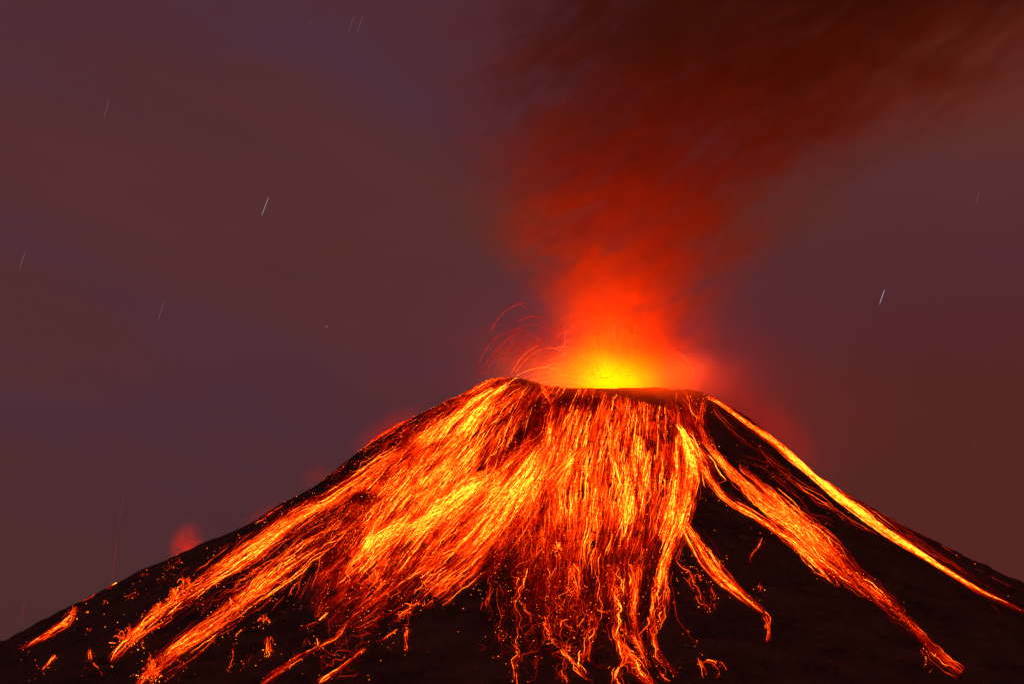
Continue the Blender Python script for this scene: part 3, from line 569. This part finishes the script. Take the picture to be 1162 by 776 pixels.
# ---------------- smoke plume and gas puffs ----------------
# centre line and half width of the plume (photo px at the crater's distance): v, centre, half width, density
PL=[(452,700,70,.3),(425,706,84,.3),(400,716,98,.27),(350,726,126,.27),(300,732,175,.3),(250,735,228,.38),(200,764,272,.48),(150,812,328,.62),(100,860,388,.8),(50,908,442,.9),(0,945,485,.95),(-60,985,520,.95),(-140,1030,550,.8),(-220,1080,570,.5)]
pz=[];px=[];pr=[];pd=[]
for v,c,h,dn in PL:
    q=at(np.array([float(c)]),np.array([float(v)]),AY)[0]; q2=at(np.array([float(c+h)]),np.array([float(v)]),AY)[0]
    pz.append(q[2]); px.append(q[0]); pr.append(q2[0]-q[0]); pd.append(dn)
pz=np.array(pz);px=np.array(px);pr=np.array(pr)
Z0,Z1=pz[0],pz[-1]; X0,X1=px.min(),px.max(); R1=pr.max()
def plume_mat():
    m,t,out=new_mat('volcanic_smoke'); co=t.node('ShaderNodeTexCoord').outputs['Object']; x,y,z=t.sep(co)
    zn=t.mapr(z,float(Z0),float(Z1))
    nn=lambda a,lo,hi:[(float((q-Z0)/(Z1-Z0)),float((w-lo)/(hi-lo))) for q,w in zip(pz,a)]
    xc=t.math('MULTIPLY_ADD',t.curve(zn,nn(px,X0,X1)),float(X1-X0),float(X0))
    R=t.math('MULTIPLY',t.curve(zn,nn(pr,0,R1)),float(R1)); D=t.curve(zn,nn(pd,0,1))
    a=t.math('DIVIDE',t.math('SUBTRACT',x,xc),R)
    Ry=t.math('MINIMUM',R,YR); b=t.math('DIVIDE',t.math('SUBTRACT',y,float(AY)),Ry)
    q=t.vec(t.math('MULTIPLY',a,2.1),t.math('MULTIPLY',b,1.2),t.math('MULTIPLY_ADD',z,.0036,7.3))
    wq=t.noise(q,1.1,2,.5)
    q2=t.vec(t.math('MULTIPLY',t.math('SUBTRACT',x,t.math('MULTIPLY',z,.55)),.0052),t.math('MULTIPLY',y,.004),t.math('MULTIPLY',t.math('ADD',z,t.math('MULTIPLY',x,-.35)),.0085))
    n1=t.noise(q,1.7,5,.5,.9); n2=t.noise(q2,1.5,7,.58,1.2)
    rr=t.math('SQRT',t.math('ADD',t.math('POWER',a,2.),t.math('POWER',b,2.)))
    rr=t.math('ADD',rr,t.math('MULTIPLY',t.math('SUBTRACT',n1,.5),.9))
    edge=t.mapr(rr,1.05,.3,smooth=True)
    body=t.math('MULTIPLY',t.mapr(n1,.32,.64,.2,1.),t.mapr(n2,.38,.63,.2,1.6)); shape=t.math('MULTIPLY',edge,body)
    d=t.math('MULTIPLY',shape,D)
    # dense ash on the left half, thin drifting veil to the right
    side=t.mapr(a,-.25,.5,1.0,.32); d=t.math('MULTIPLY',d,side)
    dens=t.math('MULTIPLY',d,DENS)
    pv=t.node('ShaderNodeVolumeScatter'); t.put(pv.inputs['Color'],(.90,.72,.22,1)); t.put(pv.inputs['Density'],dens); pv.inputs['Anisotropy'].default_value=.15
    ab=t.node('ShaderNodeVolumeAbsorption'); t.put(ab.inputs['Color'],(.95,.5,.03,1)); t.put(ab.inputs['Density'],t.math('MULTIPLY',t.math('MULTIPLY',shape,t.mapr(a,0.,.6,1.,.35)),ABS))
    ad=t.node('ShaderNodeAddShader'); t.put(ad.inputs[0],pv.outputs[0]); t.put(ad.inputs[1],ab.outputs[0]); t.put(out.inputs['Volume'],ad.outputs[0])
    return m
DENS,ABS,YR=.022,.013,300.0
def loft():
    nr=len(PL); ns=28; V=[]
    for i in range(nr):
        for k in range(ns):
            a=2*math.pi*k/ns; V.append((px[i]+math.cos(a)*pr[i]*1.12,AY+math.sin(a)*min(pr[i],YR)*1.12,pz[i]))
    V.append((px[0],AY,pz[0])); V.append((px[-1],AY,pz[-1])); Q=[]
    for i in range(nr-1):
        for k in range(ns): k2=(k+1)%ns; Q+= [(i*ns+k,i*ns+k2,(i+1)*ns+k2),(i*ns+k,(i+1)*ns+k2,(i+1)*ns+k)]
    c0=nr*ns
    for k in range(ns): k2=(k+1)%ns; Q+=[(c0,k2,k),(c0+1,(nr-1)*ns+k,(nr-1)*ns+k2)]
    return V,Q
V,Q=loft(); tag(mesh_obj('smoke_plume',V,Q,plume_mat()),'huge dark red smoke plume rising from the crater and drifting right','smoke plume')
def halo():
    """thin gas veil hanging round the summit, lit by the lava"""
    m,t,out=new_mat('thin_volcanic_gas'); co=t.node('ShaderNodeTexCoord').outputs['Object']; x,y,z=t.sep(co)
    def dd(cx,cy,cz,rx,ry,rz):
        return t.math('SQRT',t.math('ADD',t.math('ADD',t.math('POWER',t.math('DIVIDE',t.math('SUBTRACT',x,cx),rx),2.),t.math('POWER',t.math('DIVIDE',t.math('SUBTRACT',y,cy),ry),2.)),t.math('POWER',t.math('DIVIDE',t.math('SUBTRACT',z,cz),rz),2.)))
    f=t.math('ADD',t.mapr(dd(AX+60,AY,1000,900,700,560),1.,.1,0,HALO,True),t.mapr(dd(AX+90,AY-60,1000,470,420,300),1.,.0,0,HALO*6,True))
    sc=t.node('ShaderNodeVolumeScatter'); sc.inputs['Color'].default_value=(.85,.2,.04,1); t.put(sc.inputs['Density'],f)
    ab=t.node('ShaderNodeVolumeAbsorption'); ab.inputs['Color'].default_value=(.85,.2,.04,1); t.put(ab.inputs['Density'],f)
    ad=t.node('ShaderNodeAddShader'); t.put(ad.inputs[0],sc.outputs[0]); t.put(ad.inputs[1],ab.outputs[0]); t.put(out.inputs['Volume'],ad.outputs[0])
    V,Q=ellipsoid((AX+60,AY,1000),(900,700,560),48,24); V[:,2]=np.maximum(V[:,2],300)
    tag(mesh_obj('gas_veil',V,Q,m),'thin red-lit gas veil hanging in the air around the summit','volcanic gas',kind='stuff')
HALO=.00022
halo()
def puff(label,u,v,rx,rz,heat,Y,rot=0.,smooth=False):
    """low gas cloud glowing over a spill behind the skyline"""
    m,t,out=new_mat('gas_puff_painted_glow'); co=t.node('ShaderNodeTexCoord').outputs['Object']
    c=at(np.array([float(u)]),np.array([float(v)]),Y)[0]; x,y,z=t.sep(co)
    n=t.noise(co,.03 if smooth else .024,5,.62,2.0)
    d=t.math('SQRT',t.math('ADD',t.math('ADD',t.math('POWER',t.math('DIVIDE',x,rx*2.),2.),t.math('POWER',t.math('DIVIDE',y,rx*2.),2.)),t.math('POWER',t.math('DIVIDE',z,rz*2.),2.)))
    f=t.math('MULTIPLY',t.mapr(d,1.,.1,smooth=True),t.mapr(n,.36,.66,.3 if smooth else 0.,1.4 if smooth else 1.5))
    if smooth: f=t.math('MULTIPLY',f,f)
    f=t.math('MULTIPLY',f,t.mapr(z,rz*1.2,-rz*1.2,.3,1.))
    e=t.node('ShaderNodeEmission'); t.put(e.inputs[0],t.vec(t.math('MULTIPLY',f,heat),t.math('MULTIPLY',f,heat*.02),0.))  # lava light on the gas put in as emission, not scattered
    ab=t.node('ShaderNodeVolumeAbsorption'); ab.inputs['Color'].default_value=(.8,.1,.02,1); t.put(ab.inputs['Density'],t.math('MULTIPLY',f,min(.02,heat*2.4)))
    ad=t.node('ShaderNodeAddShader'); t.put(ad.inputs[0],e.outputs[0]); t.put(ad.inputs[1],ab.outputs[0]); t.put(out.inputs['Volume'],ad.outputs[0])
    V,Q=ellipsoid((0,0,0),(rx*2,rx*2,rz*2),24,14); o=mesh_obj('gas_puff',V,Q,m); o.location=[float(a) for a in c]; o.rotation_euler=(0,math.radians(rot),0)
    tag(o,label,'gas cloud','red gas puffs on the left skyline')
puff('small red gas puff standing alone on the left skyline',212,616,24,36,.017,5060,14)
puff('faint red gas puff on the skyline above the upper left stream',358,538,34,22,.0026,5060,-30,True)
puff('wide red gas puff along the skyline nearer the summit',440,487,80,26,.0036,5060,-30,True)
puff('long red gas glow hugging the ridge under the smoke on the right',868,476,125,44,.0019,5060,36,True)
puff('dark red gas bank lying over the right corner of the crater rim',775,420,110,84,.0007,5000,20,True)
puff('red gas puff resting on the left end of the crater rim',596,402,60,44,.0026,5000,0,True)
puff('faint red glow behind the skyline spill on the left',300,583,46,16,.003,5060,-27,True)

# ---------------- stars, drawn out by the night, far beyond the mountain ----------------
def star_mat(name,c,s):
    m,t,out=new_mat(name); e=t.node('ShaderNodeEmission'); e.inputs[0].default_value=(*c,1); e.inputs[1].default_value=s; t.put(out.inputs[0],e.outputs[0]); m.cycles.emission_sampling='NONE'; return m
SW=star_mat('star_white',(1,.9,.85),.42); SB=star_mat('star_blue',(.75,.8,1),.5); SD=star_mat('star_dim',(1,.62,.55),.2); SR=star_mat('ember_red',(1,.10,.04),.3)
def star(label,u0,v0,u1,v1,mat,w=.5,Y=60000.,name='star_trail',cat='star',grp='stars in the night sky'):
    k=np.linspace(0,1,5); P=at(u0+(u1-u0)*k,v0+(v1-v0)*k,Y)[None]; s=Y/F
    V,Q,_=tubes(P,np.full((1,5),w*s*.62)*np.array([.4,1,1,1,.4]),np.ones((1,5))); o=mesh_obj(name,V,Q,mat); tag(o,label,cat,grp)
star('brightest star trail of the left sky, pale and slanting',297,245,305,224,SW,.5)
star('bluish white star trail right of the smoke above the right flank',998,346,1004,329,SB,.75)
star('faint star trail at the left edge at mid height',22,306,29,285,SD,.5)
star('faint star trail low left of the bright one',179,365,187,341,SD,.4)
star('faint star trail in the upper left sky',118,134,124,113,SD,.4)
star('left one of two faint trails at the top of the sky',395,38,402,18,SD,.35)
star('right one of two faint trails at the top of the sky',405,38,412,18,SD,.35)
star('faint star trail at the left border of the smoke',554,124,560,106,SD,.35)
star('tiny bright star seen through the upper smoke',809,59,811,56,SW,.7)
star('faint star trail in the thin upper right smoke',955,119,959,111,SD,.35)
star('faint star trail near the right edge above the right flank',1107,232,1111,219,SD,.35)
star('dot star in the sky straight above the left shoulder',370,372,371.5,370,SW,.4)
star('dot star at the top left of the smoke',352,27,353,26,SD,.6)
star('small reddish dot star over the right flank',1105,507,1106,506,SD,.6)
star('faint red streak of a falling ember above the left skyline, lower one',127,657,133,610,SR,.4,5050.,'ember_streak','ember','ember streaks above the left skyline')
star('faint red streak of a falling ember above the left skyline, upper one',133,605,141,560,SR,.3,5050.,'ember_streak','ember','ember streaks above the left skyline')
star('faint short red streak of an ember over the far left skyline',24,704,28,682,SR,.35,5050.,'ember_streak','ember','ember streaks above the left skyline')
